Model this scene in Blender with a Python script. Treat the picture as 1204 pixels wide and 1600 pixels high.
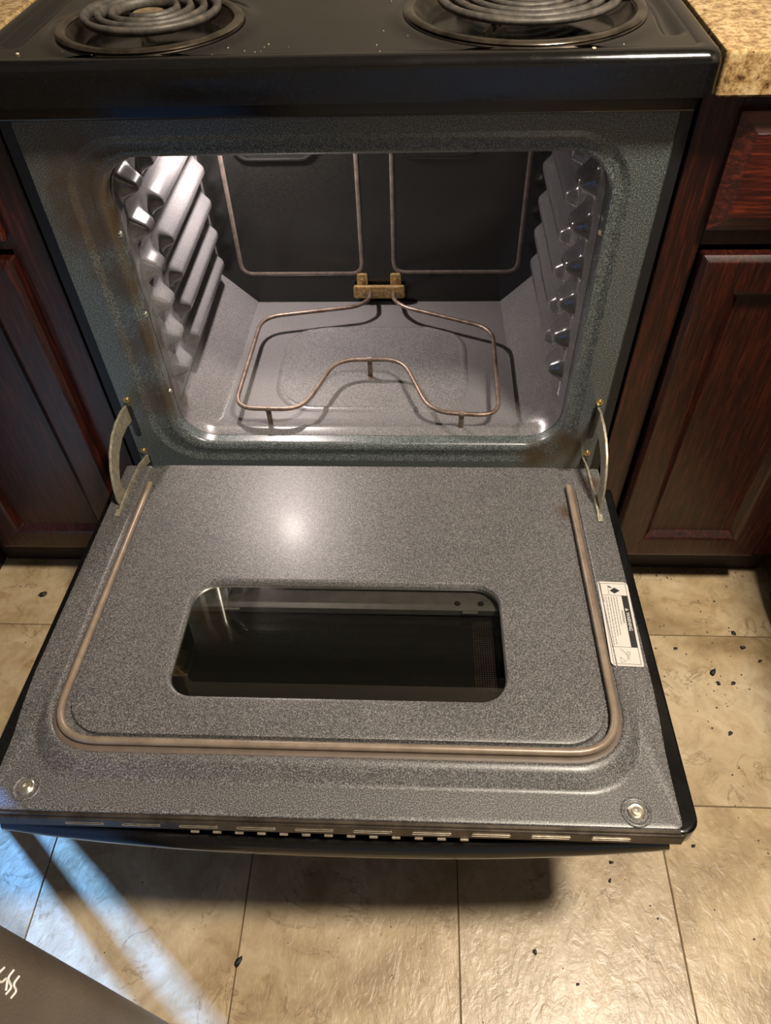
import bpy, bmesh, math, random
from mathutils import Vector, Matrix, Euler, noise

# ------------------------------------------------------------------ reset
for o in list(bpy.data.objects):
    bpy.data.objects.remove(o, do_unlink=True)
scene = bpy.context.scene
COL = scene.collection
R = math.radians
random.seed(7)

# ------------------------------------------------------------------ camera
cam_d = bpy.data.cameras.new('camera')
cam = bpy.data.objects.new('camera', cam_d)
COL.objects.link(cam)
cam_d.sensor_fit = 'VERTICAL'
cam_d.sensor_height = 36.0
cam_d.lens = 36.0 * 1148.8 / 1600.0
cam_d.clip_start = 0.02
cam.location = (0.0934, -0.8255, 1.1589)
cam.rotation_euler = (Matrix.Rotation(0.0721, 3, 'Z') @ Matrix.Rotation(0.7215, 3, 'X')
                      @ Matrix.Rotation(-0.0442, 3, 'Z')).to_euler()
scene.camera = cam

# ------------------------------------------------------------------ world, light, exposure
w = bpy.data.worlds.new('world')
scene.world = w
w.use_nodes = True
w.node_tree.nodes['Background'].inputs[0].default_value = (0.55, 0.70, 1.0, 1)
w.node_tree.nodes['Background'].inputs[1].default_value = 0.5

def area_light(name, loc, target, size, power, col, sy=None, shape='DISK', spread=180):
    d = bpy.data.lights.new(name, 'AREA')
    d.shape = shape
    d.size = size
    if sy: d.size_y = sy
    d.energy = power
    d.color = col
    d.spread = R(spread)
    o = bpy.data.objects.new(name, d)
    COL.objects.link(o)
    o.location = loc
    o.rotation_euler = (Vector(target) - Vector(loc)).to_track_quat('-Z', 'Y').to_euler()
    return o

WARM = (1.0, 0.885, 0.74)
area_light('ceiling_lamp_main', (0.78, -0.66, 2.38), (0.78, -0.66, 0), 0.26, 80, WARM)
# low blue daylight through the opening in the left wall
area_light('daylight_door', (-2.52, 1.20, 0.90), (-0.45, -0.52, 0.0), 0.07, 66, (0.14, 0.38, 1.0), 0.60, 'RECTANGLE', 50)

vs = scene.view_settings
vs.view_transform = 'Standard'
vs.look = 'None'
vs.exposure = 0.12
vs.gamma = 1.0
vs.use_curve_mapping = False

# ------------------------------------------------------------------ material helpers
class NT:
    def __init__(self, name):
        self.m = bpy.data.materials.new(name)
        self.m.use_nodes = True
        self.t = self.m.node_tree
        self.b = self.t.nodes['Principled BSDF']
    def n(self, typ, **kw):
        nd = self.t.nodes.new(typ)
        for k, v in kw.items():
            if k.startswith('i_'):
                nd.inputs[k[2:].replace('_', ' ')].default_value = v
            else:
                setattr(nd, k, v)
        return nd
    def l(self, a, b):
        self.t.links.new(a, b)
    def coord(self, world=False):
        if world:
            return self.n('ShaderNodeNewGeometry').outputs['Position']
        return self.n('ShaderNodeTexCoord').outputs['Object']
    def noise(self, vec, scale, detail=3, rough=0.55, dist=0.0):
        nd = self.n('ShaderNodeTexNoise')
        nd.inputs['Scale'].default_value = scale
        nd.inputs['Detail'].default_value = detail
        nd.inputs['Roughness'].default_value = rough
        nd.inputs['Distortion'].default_value = dist
        self.l(vec, nd.inputs['Vector'])
        return nd.outputs['Fac']
    def scaled(self, vec, s):
        nd = self.n('ShaderNodeMapping')
        nd.inputs['Scale'].default_value = s
        self.l(vec, nd.inputs['Vector'])
        return nd.outputs['Vector']
    def ramp(self, fac, stops, interp='LINEAR'):
        nd = self.n('ShaderNodeValToRGB')
        cr = nd.color_ramp
        cr.interpolation = interp
        while len(cr.elements) > 1:
            cr.elements.remove(cr.elements[-1])
        cr.elements[0].position = stops[0][0]
        cr.elements[0].color = (*stops[0][1], 1) if len(stops[0][1]) == 3 else stops[0][1]
        for p, c in stops[1:]:
            e = cr.elements.new(p)
            e.color = (*c, 1)
        self.l(fac, nd.inputs['Fac'])
        return nd.outputs['Color']
    def mix(self, fac, a, b, mode='MIX'):
        nd = self.n('ShaderNodeMix', data_type='RGBA', blend_type=mode)
        def put(sock, v):
            if isinstance(v, (tuple, list)):
                sock.default_value = (*v, 1) if len(v) == 3 else v
            elif isinstance(v, (int, float)):
                sock.default_value = v
            else:
                self.l(v, sock)
        put(nd.inputs[0], fac)
        put(nd.inputs[6], a)
        put(nd.inputs[7], b)
        return nd.outputs[2]
    def math(self, op, a, b=None, clamp=False):
        nd = self.n('ShaderNodeMath', operation=op, use_clamp=clamp)
        for i, v in enumerate((a, b)):
            if v is None: continue
            if isinstance(v, (int, float)): nd.inputs[i].default_value = v
            else: self.l(v, nd.inputs[i])
        return nd.outputs[0]
    def bump(self, h, strength, dist=0.001):
        nd = self.n('ShaderNodeBump')
        nd.inputs['Strength'].default_value = strength
        nd.inputs['Distance'].default_value = dist
        self.l(h, nd.inputs['Height'])
        self.l(nd.outputs['Normal'], self.b.inputs['Normal'])
    def set(self, **kw):
        for k, v in kw.items():
            s = self.b.inputs[k.replace('_', ' ')]
            if isinstance(v, (tuple, list)): s.default_value = (*v, 1) if len(v) == 3 else v
            elif isinstance(v, (int, float)): s.default_value = v
            else: self.l(v, s)

def plain(name, col, rough=0.5, metal=0.0, var=0.15, scale=60, bump=0.0, **kw):
    t = NT(name)
    c = t.coord()
    nz = t.noise(c, scale, 4)
    lo = tuple(x * (1 - var) for x in col)
    hi = tuple(min(1, x * (1 + var)) for x in col)
    t.set(Base_Color=t.ramp(nz, [(0.3, lo), (0.7, hi)]), Roughness=rough, Metallic=metal)
    if bump: t.bump(t.noise(c, scale * 4, 3), bump)
    for k, v in kw.items(): t.set(**{k: v})
    return t.m

def speckle(name, dark, mid, light, scale=620, rough=0.22, stains=(), coat=0.3, stain_col=(0.045, 0.026, 0.010)):
    """porcelain enamel: dark ground with dense pale flecks; stains = (x,y,z,radius) blots of baked grease"""
    t = NT(name)
    c = t.coord()
    a = t.noise(c, scale, 2, 0.6)
    b = t.noise(c, scale * 0.45, 2, 0.5)
    col = t.ramp(a, [(0.36, dark), (0.50, mid), (0.64, light)])
    col2 = t.ramp(b, [(0.35, tuple(x * 0.8 for x in mid)), (0.7, tuple(min(1, x * 1.15) for x in mid))])
    col = t.mix(0.28, col, col2)
    big = t.noise(c, 9, 3)
    col = t.mix(0.30, col, t.ramp(big, [(0.3, (0.5, 0.5, 0.5)), (0.7, (1, 1, 1))]), 'MULTIPLY')
    for (x, y, z, r) in stains:
        cv = t.n('ShaderNodeCombineXYZ')
        cv.inputs[0].default_value, cv.inputs[1].default_value, cv.inputs[2].default_value = x, y, z
        vm = t.n('ShaderNodeVectorMath', operation='DISTANCE')
        t.l(c, vm.inputs[0]); t.l(cv.outputs[0], vm.inputs[1])
        d = t.math('DIVIDE', vm.outputs['Value'], r)
        d = t.math('ADD', d, t.math('MULTIPLY', t.math('SUBTRACT', t.noise(c, 38, 4), 0.5), 1.1))
        fac = t.math('MULTIPLY', t.math('SUBTRACT', 1.0, d, True), 1.3, True)
        fac = t.math('MULTIPLY', fac, 0.85)
        col = t.mix(fac, col, stain_col)
    t.set(Base_Color=col, Roughness=rough, Coat_Weight=coat, Coat_Roughness=0.20, Specular_IOR_Level=0.5)
    t.bump(t.noise(c, 260, 2), 0.12, 0.0006)
    return t.m

# ------------------------------------------------------------------ materials
M = {}
M['frame'] = speckle('frame_enamel', (0.010, 0.013, 0.013), (0.055, 0.066, 0.066), (0.25, 0.285, 0.275), 700, 0.34,
                     stains=((-0.292, 0.0, 0.79, 0.085), (-0.300, 0.0, 0.73, 0.070), (-0.288, 0.0, 0.65, 0.045), (-0.285, 0.0, 0.56, 0.050), (-0.285, 0.01, 0.46, 0.050),
                             (0.315, 0.0, 0.378, 0.04), (0.27, 0.0, 0.350, 0.035)))
M['cavity'] = speckle('cavity_enamel', (0.040, 0.038, 0.040), (0.125, 0.120, 0.122), (0.27, 0.26, 0.255), 780, 0.30,
                      stains=((-0.275, 0.03, 0.55, 0.05), (-0.275, 0.04, 0.44, 0.045)))
M['rack_wall'] = speckle('rack_wall_enamel', (0.045, 0.044, 0.046), (0.12, 0.118, 0.122), (0.22, 0.215, 0.22), 1400, 0.16, coat=0.6)
M['back'] = speckle('back_enamel', (0.003, 0.003, 0.003), (0.0075, 0.0075, 0.007), (0.018, 0.0175, 0.016), 900, 0.22)
M['liner'] = speckle('door_liner_enamel', (0.014, 0.0135, 0.0135), (0.068, 0.065, 0.064), (0.27, 0.255, 0.24), 760, 0.42, coat=0.06,
                     stains=((0.30, -0.10, 0.0, 0.02), (0.345, -0.035, 0.0, 0.022)))
def black_gloss():
    t = NT('black_enamel')
    c = t.coord()
    sm = t.noise(c, 14, 4)
    sp = t.noise(c, 520, 2)
    col = t.ramp(sp, [(0.58, (0.004, 0.004, 0.004)), (0.78, (0.014, 0.0135, 0.012))])
    t.set(Base_Color=col, Roughness=t.ramp(sm, [(0.35, (0.07, 0.07, 0.07)), (0.70, (0.22, 0.22, 0.22))]), Specular_IOR_Level=0.5)
    t.bump(t.noise(c, 170, 2), 0.06, 0.0006)
    return t.m
M['black'] = black_gloss()
M['black_matte'] = plain('black_painted_steel', (0.008, 0.008, 0.009), 0.45)
M['void'] = plain('dark_inner_steel', (0.012, 0.011, 0.010), 0.35)
def coil_mat():
    t = NT('coil_steel')
    c = t.coord()
    t.set(Base_Color=t.ramp(t.noise(c, 90, 4), [(0.3, (0.040, 0.036, 0.032)), (0.6, (0.100, 0.088, 0.074)), (0.8, (0.17, 0.13, 0.09))]),
          Roughness=0.55, Metallic=0.35)
    t.bump(t.noise(c, 500, 2), 0.2, 0.0005)
    return t.m
M['coil'] = coil_mat()
M['bowl'] = plain('scorched_drip_bowl', (0.040, 0.030, 0.021), 0.30, 0.6, 0.7, 40)
M['bowl_rim'] = plain('browned_drip_bowl_rim', (0.085, 0.070, 0.052), 0.20, 0.75, 0.8, 25)
M['medallion'] = plain('browned_medallion', (0.36, 0.27, 0.16), 0.40, 0.7, 0.4, 120)
def rusty(name, a, b, rough, metal, scale=70):
    t = NT(name)
    c = t.coord()
    t.set(Base_Color=t.ramp(t.noise(c, scale, 5, 0.65), [(0.35, a), (0.65, b)]), Roughness=rough, Metallic=metal)
    t.bump(t.noise(c, scale * 6, 3), 0.15, 0.0004)
    return t.m
M['element'] = rusty('bake_element_sheath', (0.11, 0.075, 0.055), (0.24, 0.185, 0.15), 0.42, 0.6, 60)
M['plate'] = rusty('rusted_yellow_plate', (0.20, 0.12, 0.05), (0.42, 0.30, 0.13), 0.5, 0.5, 160)
M['brass'] = rusty('brass_screw', (0.42, 0.30, 0.12), (0.66, 0.50, 0.24), 0.30, 0.9, 200)
M['hinge'] = rusty('zinc_hinge', (0.24, 0.215, 0.15), (0.44, 0.40, 0.30), 0.48, 0.55, 110)
M['screw'] = rusty('steel_screw', (0.46, 0.42, 0.33), (0.72, 0.68, 0.58), 0.28, 0.9, 200)
M['gasket'] = rusty('taupe_gasket', (0.160, 0.120, 0.086), (0.235, 0.182, 0.132), 0.36, 0.15, 30)
M['gasket_dark'] = plain('gasket_flap', (0.095, 0.070, 0.052), 0.55)
M['strip'] = rusty('brown_edge_strip', (0.035, 0.027, 0.020), (0.085, 0.066, 0.048), 0.38, 0.6, 40)
M['slot'] = rusty('bare_metal_and_glint', (0.36, 0.30, 0.22), (0.62, 0.54, 0.42), 0.35, 0.8, 150)
M['bead'] = plain('brown_grey_bead', (0.13, 0.105, 0.088), 0.3, 0.2, 0.3, 90)
M['steel'] = plain('bracket_steel', (0.14, 0.138, 0.135), 0.40, 0.4, 0.2, 50)
M['paper'] = plain('sticker_paper', (0.47, 0.44, 0.40), 0.5, 0, 0.03, 40)
M['ink'] = plain('black_ink', (0.012, 0.011, 0.011), 0.5)
M['ink_grey'] = plain('grey_ink', (0.07, 0.065, 0.06), 0.6)
def glass(name, tint, rough=0.0, alpha=0.75):
    t = NT(name)
    nt = t.t
    g = t.n('ShaderNodeBsdfGlossy')
    g.inputs['Roughness'].default_value = rough + 0.01
    g.inputs['Color'].default_value = (0.95, 0.97, 0.93, 1)
    tr = t.n('ShaderNodeBsdfTransparent')
    tr.inputs['Color'].default_value = (*tint, 1)
    fr = t.n('ShaderNodeFresnel')
    fr.inputs['IOR'].default_value = 1.52
    mx = t.n('ShaderNodeMixShader')
    nt.links.new(fr.outputs[0], mx.inputs[0])
    nt.links.new(tr.outputs[0], mx.inputs[1])
    nt.links.new(g.outputs[0], mx.inputs[2])
    nt.links.new(mx.outputs[0], nt.nodes['Material Output'].inputs['Surface'])
    return t.m
M['glass'] = glass('oven_window_glass', (0.64, 0.63, 0.58))
M['glass2'] = plain('black_outer_glass', (0.010, 0.010, 0.009), 0.05, 0, 0.1)

def wood(name, axis='Z', gain=1.0):
    t = NT(name)
    c = t.coord(True)
    s = (26, 26, 1.6) if axis == 'Z' else (1.6, 26, 26)
    g = t.noise(t.scaled(c, s), 9, 6, 0.65, 0.6)
    fine = t.noise(t.scaled(c, tuple(x * 3 for x in s)), 14, 3, 0.6)
    blot = t.noise(c, 6, 3)
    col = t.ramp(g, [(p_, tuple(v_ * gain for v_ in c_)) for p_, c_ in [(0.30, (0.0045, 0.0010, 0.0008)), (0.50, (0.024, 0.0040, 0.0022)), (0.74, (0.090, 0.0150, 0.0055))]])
    col = t.mix(0.5, col, t.ramp(fine, [(0.40, (0.35, 0.32, 0.30)), (0.58, (1, 1, 1))]), 'MULTIPLY')
    col = t.mix(0.4, col, t.ramp(blot, [(0.3, (0.45, 0.42, 0.42)), (0.7, (1, 1, 1))]), 'MULTIPLY')
    t.set(Base_Color=col, Roughness=0.36, Coat_Weight=0.15, Coat_Roughness=0.2)
    t.bump(fine, 0.25, 0.0007)
    return t.m
M['wood_v'] = wood('cherry_stained_oak_upright', 'Z')
M['wood_h_lit'] = wood('cherry_stained_oak_level_lit', 'X', 2.6)  # drawer copy of the oak, brightened to paint in the lamp light
M['toe'] = plain('dark_toe_kick', (0.020, 0.010, 0.007), 0.6)

def granite():
    t = NT('gold_granite')
    c = t.coord(True)
    a = t.noise(c, 130, 5, 0.7)
    b = t.noise(c, 32, 4, 0.6, 0.8)
    d = t.noise(c, 300, 3, 0.6)
    col = t.ramp(a, [(0.30, (0.055, 0.030, 0.012)), (0.44, (0.30, 0.19, 0.080)), (0.56, (0.52, 0.38, 0.19)), (0.72, (0.66, 0.54, 0.34))])
    col = t.mix(0.5, col, t.ramp(b, [(0.3, (0.45, 0.34, 0.20)), (0.65, (1, 0.96, 0.88))]), 'MULTIPLY')
    col = t.mix(t.ramp(d, [(0.62, (0, 0, 0)), (0.68, (1, 1, 1))]), col, (0.09, 0.055, 0.03))
    t.set(Base_Color=col, Roughness=0.16)
    return t.m
M['granite'] = granite()

def vinyl():
    t = NT('stone_look_vinyl')
    c = t.coord(True)
    info = t.n('ShaderNodeObjectInfo')
    off = t.n('ShaderNodeVectorMath', operation='SCALE')
    cv = t.n('ShaderNodeCombineXYZ')
    t.l(info.outputs['Random'], cv.inputs[0]); t.l(info.outputs['Random'], cv.inputs[1])
    t.l(cv.outputs[0], off.inputs[0]); off.inputs['Scale'].default_value = 40
    ad = t.n('ShaderNodeVectorMath', operation='ADD')
    t.l(c, ad.inputs[0]); t.l(off.outputs[0], ad.inputs[1])
    v = ad.outputs[0]
    big = t.noise(v, 5.5, 5, 0.6, 0.7)
    mid = t.noise(v, 24, 5, 0.65, 0.9)
    fine = t.noise(v, 120, 3, 0.6)
    col = t.ramp(big, [(0.28, (0.22, 0.155, 0.078)), (0.48, (0.37, 0.285, 0.165)), (0.70, (0.49, 0.405, 0.275))])
    col = t.mix(0.45, col, t.ramp(mid, [(0.34, (0.52, 0.43, 0.31)), (0.56, (1, 1, 1))]), 'MULTIPLY')
    # thin brown veins
    vein = t.math('ABSOLUTE', t.math('SUBTRACT', t.noise(v, 8, 5, 0.62, 1.4), 0.5))
    vm = t.ramp(vein, [(0.0, (1, 1, 1)), (0.016, (0, 0, 0))])
    pat = t.ramp(t.noise(v, 13, 2), [(0.46, (0, 0, 0)), (0.60, (0.75, 0.75, 0.75))])
    col = t.mix(t.mix(1.0, vm, pat, 'MULTIPLY'), col, (0.17, 0.115, 0.06))
    # old yellow-brown dirt blots
    blot = t.ramp(t.noise(c, 16, 4, 0.6, 0.5), [(0.63, (0, 0, 0)), (0.74, (0.55, 0.55, 0.55))])
    col = t.mix(blot, col, (0.20, 0.11, 0.025))
    tint = t.ramp(info.outputs['Random'], [(0.0, (0.88, 0.86, 0.84)), (1.0, (1.06, 1.03, 0.98))])
    col = t.mix(1.0, col, tint, 'MULTIPLY')
    t.set(Base_Color=col, Roughness=0.36, Specular_IOR_Level=0.5)
    rel = t.noise(t.scaled(v, (1, 0.6, 1)), 62, 4, 0.6, 1.2)
    h = t.math('ADD', rel, t.math('MULTIPLY', fine, 0.25))
    t.bump(h, 0.42, 0.0022)
    return t.m
M['vinyl'] = vinyl()
M['grout'] = plain('seam_dirt', (0.085, 0.055, 0.028), 0.8)
M['wall'] = plain('cream_wall_paint', (0.24, 0.21, 0.17), 0.7, 0, 0.05, 5)
M['ceiling'] = plain('ceiling_paint', (0.66, 0.62, 0.56), 0.8, 0, 0.04, 5)
M['crumb'] = plain('charred_crumb', (0.010, 0.008, 0.006), 0.6, 0, 0.5, 300)
M['fleck'] = plain('pale_food_fleck', (0.62, 0.52, 0.36), 0.7, 0, 0.3, 300)
def bin_mat():
    t = NT('textured_grey_plastic')
    c = t.coord(True)
    t.set(Base_Color=t.ramp(t.noise(c, 8, 3), [(0.3, (0.075, 0.057, 0.042)), (0.7, (0.105, 0.083, 0.063))]), Roughness=0.42)
    t.bump(t.noise(c, 330, 3, 0.6), 0.55, 0.0012)
    return t.m
M['bin'] = bin_mat()
M['white_print'] = plain('white_print', (0.75, 0.72, 0.66), 0.6)

# ------------------------------------------------------------------ mesh helpers
def link(name, me, mat, parent=None, smooth=35):
    o = bpy.data.objects.new(name, me)
    COL.objects.link(o)
    if mat is not None:
        for m_ in (mat if isinstance(mat, (list, tuple)) else [mat]):
            me.materials.append(m_)
    if smooth:
        me.shade_smooth()
        me.set_sharp_from_angle(angle=R(smooth))
    if smooth and smooth < 100:
        wn = o.modifiers.new('weighted', 'WEIGHTED_NORMAL')
        wn.keep_sharp = True
    if parent is not None:
        o.parent = parent
    return o

def from_bm(name, bm, mat, parent=None, smooth=35):
    bmesh.ops.recalc_face_normals(bm, faces=bm.faces[:])
    me = bpy.data.meshes.new(name)
    bm.to_mesh(me)
    bm.free()
    return link(name, me, mat, parent, smooth)

def tag(o, label=None, cat=None, group=None, kind=None):
    if label: o['label'] = label
    if cat: o['category'] = cat
    if group: o['group'] = group
    if kind: o['kind'] = kind
    return o

def empty(name, loc=(0, 0, 0)):
    o = bpy.data.objects.new(name, None)
    o.empty_display_size = 0.05
    COL.objects.link(o)
    o.location = loc
    return o

def add_box(bm, x0, x1, y0, y1, z0, z1, bev=0.0, seg=2, mi=0):
    vs_ = [bm.verts.new((x, y, z)) for x in (x0, x1) for y in (y0, y1) for z in (z0, z1)]
    idx = [(0, 1, 3, 2), (4, 6, 7, 5), (0, 4, 5, 1), (2, 3, 7, 6), (0, 2, 6, 4), (1, 5, 7, 3)]
    fs = [bm.faces.new([vs_[i] for i in f]) for f in idx]
    for f in fs: f.material_index = mi
    bmesh.ops.recalc_face_normals(bm, faces=fs)
    if bev > 0:
        es = list({e for f in fs for e in f.edges})
        bmesh.ops.bevel(bm, geom=es, offset=bev, segments=seg, profile=0.5, affect='EDGES')

def box(name, x0, x1, y0, y1, z0, z1, mat, parent=None, bev=0.0, seg=2):
    bm = bmesh.new()
    add_box(bm, x0, x1, y0, y1, z0, z1, bev, seg)
    return from_bm(name, bm, mat, parent)

def rrect(x0, x1, y0, y1, r, n=8, cham=(0, 0, 0, 0)):
    """rounded rectangle (counter-clockwise); cham = per-corner blend towards a straight chamfer, order: x1y1, x0y1, x0y0, x1y0"""
    pts = []
    rs = r if isinstance(r, (tuple, list)) else (r,) * 4
    cs = [(x1, y1, 0), (x0, y1, 90), (x0, y0, 180), (x1, y0, 270)]
    for k, (cx, cy, a0) in enumerate(cs):
        rr = rs[k]
        sx = -1 if cx == x1 else 1
        sy = -1 if cy == y1 else 1
        ox, oy = cx + sx * rr, cy + sy * rr
        pa = (ox + rr * math.cos(R(a0)), oy + rr * math.sin(R(a0)))
        pb = (ox + rr * math.cos(R(a0 + 90)), oy + rr * math.sin(R(a0 + 90)))
        for i in range(n + 1):
            a = R(a0 + 90 * i / n)
            px, py = ox + rr * math.cos(a), oy + rr * math.sin(a)
            lx, ly = pa[0] + (pb[0] - pa[0]) * i / n, pa[1] + (pb[1] - pa[1]) * i / n
            c = cham[k]
            pts.append((px * (1 - c) + lx * c, py * (1 - c) + ly * c))
    return pts

def subdiv(pts, m=14):
    # extra points along the four straight edges of an rrect outline
    out = []
    n = len(pts)
    per = n // 4
    for i, p_ in enumerate(pts):
        out.append(p_)
        if i % per == per - 1:
            q_ = pts[(i + 1) % n]
            for k in range(1, m):
                out.append((p_[0] + (q_[0] - p_[0]) * k / m, p_[1] + (q_[1] - p_[1]) * k / m))
    return out

def loft(bm, rings, closed=True, cap0=False, cap1=False, mi=0):
    vr = [[bm.verts.new(p) for p in ring] for ring in rings]
    n = len(vr[0])
    for a, b in zip(vr, vr[1:]):
        for i in range(n if closed else n - 1):
            j = (i + 1) % n
            f = bm.faces.new((a[i], a[j], b[j], b[i]))
            f.material_index = mi
    if cap0: bm.faces.new(vr[0][::-1]).material_index = mi
    if cap1: bm.faces.new(vr[-1]).material_index = mi
    return vr

def frames(pts, closed=False):
    P = [Vector(p) for p in pts]
    n = len(P)
    T = []
    for i in range(n):
        if closed: t = P[(i + 1) % n] - P[i - 1]
        else: t = P[min(i + 1, n - 1)] - P[max(i - 1, 0)]
        T.append(t.normalized())
    up = Vector((0, 0, 1)) if abs(T[0].z) < 0.9 else Vector((0, 1, 0))
    N = (up - T[0] * up.dot(T[0])).normalized()
    out = []
    for i in range(n):
        N = (N - T[i] * N.dot(T[i])).normalized()
        out.append((P[i], N.copy(), T[i].cross(N)))
    return out

def add_tube(bm, pts, r, n=10, closed=False, sx=1.0, sy=1.0, mi=0):
    fr = frames(pts, closed)
    rings = []
    for k, (p, N, B) in enumerate(fr):
        rr = r[k] if isinstance(r, (list, tuple)) else r
        rings.append([p + N * (math.cos(2 * math.pi * i / n) * rr * sx) + B * (math.sin(2 * math.pi * i / n) * rr * sy) for i in range(n)])
    if closed: rings.append(rings[0])
    loft(bm, rings, True, not closed, not closed, mi)
    if closed: bmesh.ops.remove_doubles(bm, verts=bm.verts[:], dist=1e-6)

def tube(name, pts, r, mat, parent=None, n=10, closed=False, sx=1.0, sy=1.0):
    bm = bmesh.new()
    add_tube(bm, pts, r, n, closed, sx, sy)
    return from_bm(name, bm, mat, parent, 50)

def fillet(pts, r, n=6):
    """round the inner corners of an open polyline"""
    out = [Vector(pts[0])]
    for i in range(1, len(pts) - 1):
        p, a, b = Vector(pts[i]), Vector(pts[i - 1]), Vector(pts[i + 1])
        rr = r[i] if isinstance(r, (list, tuple)) else r
        da, db = (a - p), (b - p)
        d = min(rr, da.length * 0.48, db.length * 0.48)
        s, e = p + da.normalized() * d, p + db.normalized() * d
        for k in range(n + 1):
            t_ = k / n
            out.append(s * (1 - t_) ** 2 + p * 2 * t_ * (1 - t_) + e * t_ ** 2)
    out.append(Vector(pts[-1]))
    return out

def add_lathe(bm, prof, c, axis='Z', n=32, mi=0):
    rings = []
    for i in range(n):
        a = 2 * math.pi * i / n
        ring = []
        for r_, h in prof:
            u, v = r_ * math.cos(a), r_ * math.sin(a)
            if axis == 'Z': p = (c[0] + u, c[1] + v, c[2] + h)
            else: p = (c[0] + u, c[1] - h, c[2] + v)      # h points to -Y
            ring.append(p)
        rings.append(ring)
    rings.append(rings[0])
    loft(bm, rings, False, mi=mi)
    bmesh.ops.remove_doubles(bm, verts=bm.verts[:], dist=1e-6)

def lathe(name, prof, c, mat, parent=None, axis='Z', n=32, smooth=40):
    bm = bmesh.new()
    add_lathe(bm, prof, c, axis, n)
    return from_bm(name, bm, mat, parent, smooth)

def copy_into(src, parent, loc=None):
    c = src.copy()
    COL.objects.link(c)
    c.parent = parent
    if loc is not None: c.location = loc
    return c

def prism(name, outline, x0, x1, mat, parent=None, bev=0.001):
    """outline in (y,z), extruded along x"""
    bm = bmesh.new()
    a = [bm.verts.new((x0, y, z)) for y, z in outline]
    b = [bm.verts.new((x1, y, z)) for y, z in outline]
    n = len(a)
    bm.faces.new(a); bm.faces.new(b[::-1])
    for i in range(n):
        bm.faces.new((a[i], b[i], b[(i + 1) % n], a[(i + 1) % n]))
    if bev:
        es = [e for e in bm.edges if abs(e.verts[0].co.x - e.verts[1].co.x) < 1e-6]
        bmesh.ops.bevel(bm, geom=es, offset=bev, segments=1, affect='EDGES')
    return from_bm(name, bm, mat, parent, 30)

# ------------------------------------------------------------------ room shell
RX0, RX1, RY0, RY1, RH = -2.40, 1.36, -2.60, 0.68, 2.44
T = 0.3045
TX, TY = 0.1525, -0.0978
floor = tag(box('floor', RX0, RX1, RY0, 2.0, -0.06, -0.0012, M['grout']), kind='structure')
def tile_mesh(wx, wy):
    bm = bmesh.new()
    add_box(bm, -wx / 2, wx / 2, -wy / 2, wy / 2, -0.003, 0.0)
    top = [e for e in bm.edges if e.verts[0].co.z > -0.001 and e.verts[1].co.z > -0.001]
    bmesh.ops.bevel(bm, geom=top, offset=0.0008, segments=1, affect='EDGES')
    me = bpy.data.meshes.new('tile')
    bmesh.ops.recalc_face_normals(bm, faces=bm.faces[:])
    bm.to_mesh(me); bm.free()
    me.materials.append(M['vinyl'])
    return me
tm = tile_mesh(T - 0.0016, T - 0.0016)
i0 = math.ceil((RX0 - TX) / T); i1 = math.floor((RX1 - TX) / T)
j0 = math.ceil((RY0 - TY) / T); j1 = math.floor((2.0 - TY) / T)
for i in range(i0, i1):
    for j in range(j0, j1):
        if (i + 0.5) * T + TX > -0.7 and (j + 0.5) * T + TY > 0.6: continue
        o = bpy.data.objects.new('tile', tm)
        COL.objects.link(o)
        o.parent = floor
        o.location = (TX + (i + 0.5) * T, TY + (j + 0.5) * T, 0)
tag(box('wall_back', -0.78, RX1, RY1, RY1 + 0.1, 0, RH, M['wall']), kind='structure')
tag(box('wall_right', RX1, RX1 + 0.1, RY0, RY1, 0, RH, M['wall']), kind='structure')
tag(box('wall_front', RX0, RX1, RY0 - 0.1, RY0, 0, RH, M['wall']), kind='structure')
tag(box('ceiling', RX0 - 0.1, RX1 + 0.1, RY0 - 0.1, 2.1, RH, RH + 0.08, M['ceiling']), kind='structure')
# left wall is left open towards the daylight: two solid stretches and a header
bm = bmesh.new()
add_box(bm, RX0 - 0.1, RX0, RY0, -0.3, 0, RH)
add_box(bm, RX0 - 0.1, RX0, -0.3, 0.70, 0, RH)
add_box(bm, RX0 - 0.1, RX0, 0.70, 2.0, 2.0, RH)
add_box(bm, RX0 - 0.1, RX0, 1.70, 2.0, 0, 2.0)
add_box(bm, RX0, -0.78, 2.0, 2.1, 0, RH)
add_box(bm, -0.78, -0.70, RY1 + 0.1, 2.1, 0, RH)
tag(from_bm('wall_left', bm, M['wall']), kind='structure')
# unseen panel and slim post added beside the cabinet to shape the floor daylight
tag(box('light_blocker_1', -0.772, -0.744, -0.212, 0.66, 0, 2.1, M['toe'], None, 0.002), kind='structure')
tag(box('light_blocker_2', -0.772, -0.752, -0.276, -0.257, 0, 2.1, M['toe'], None, 0.002), kind='structure')

# ------------------------------------------------------------------ range
rng = empty('electric_range')
tag(rng, 'black electric coil range with its oven door lowered open, speckled grey enamel inside', 'range')

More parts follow.
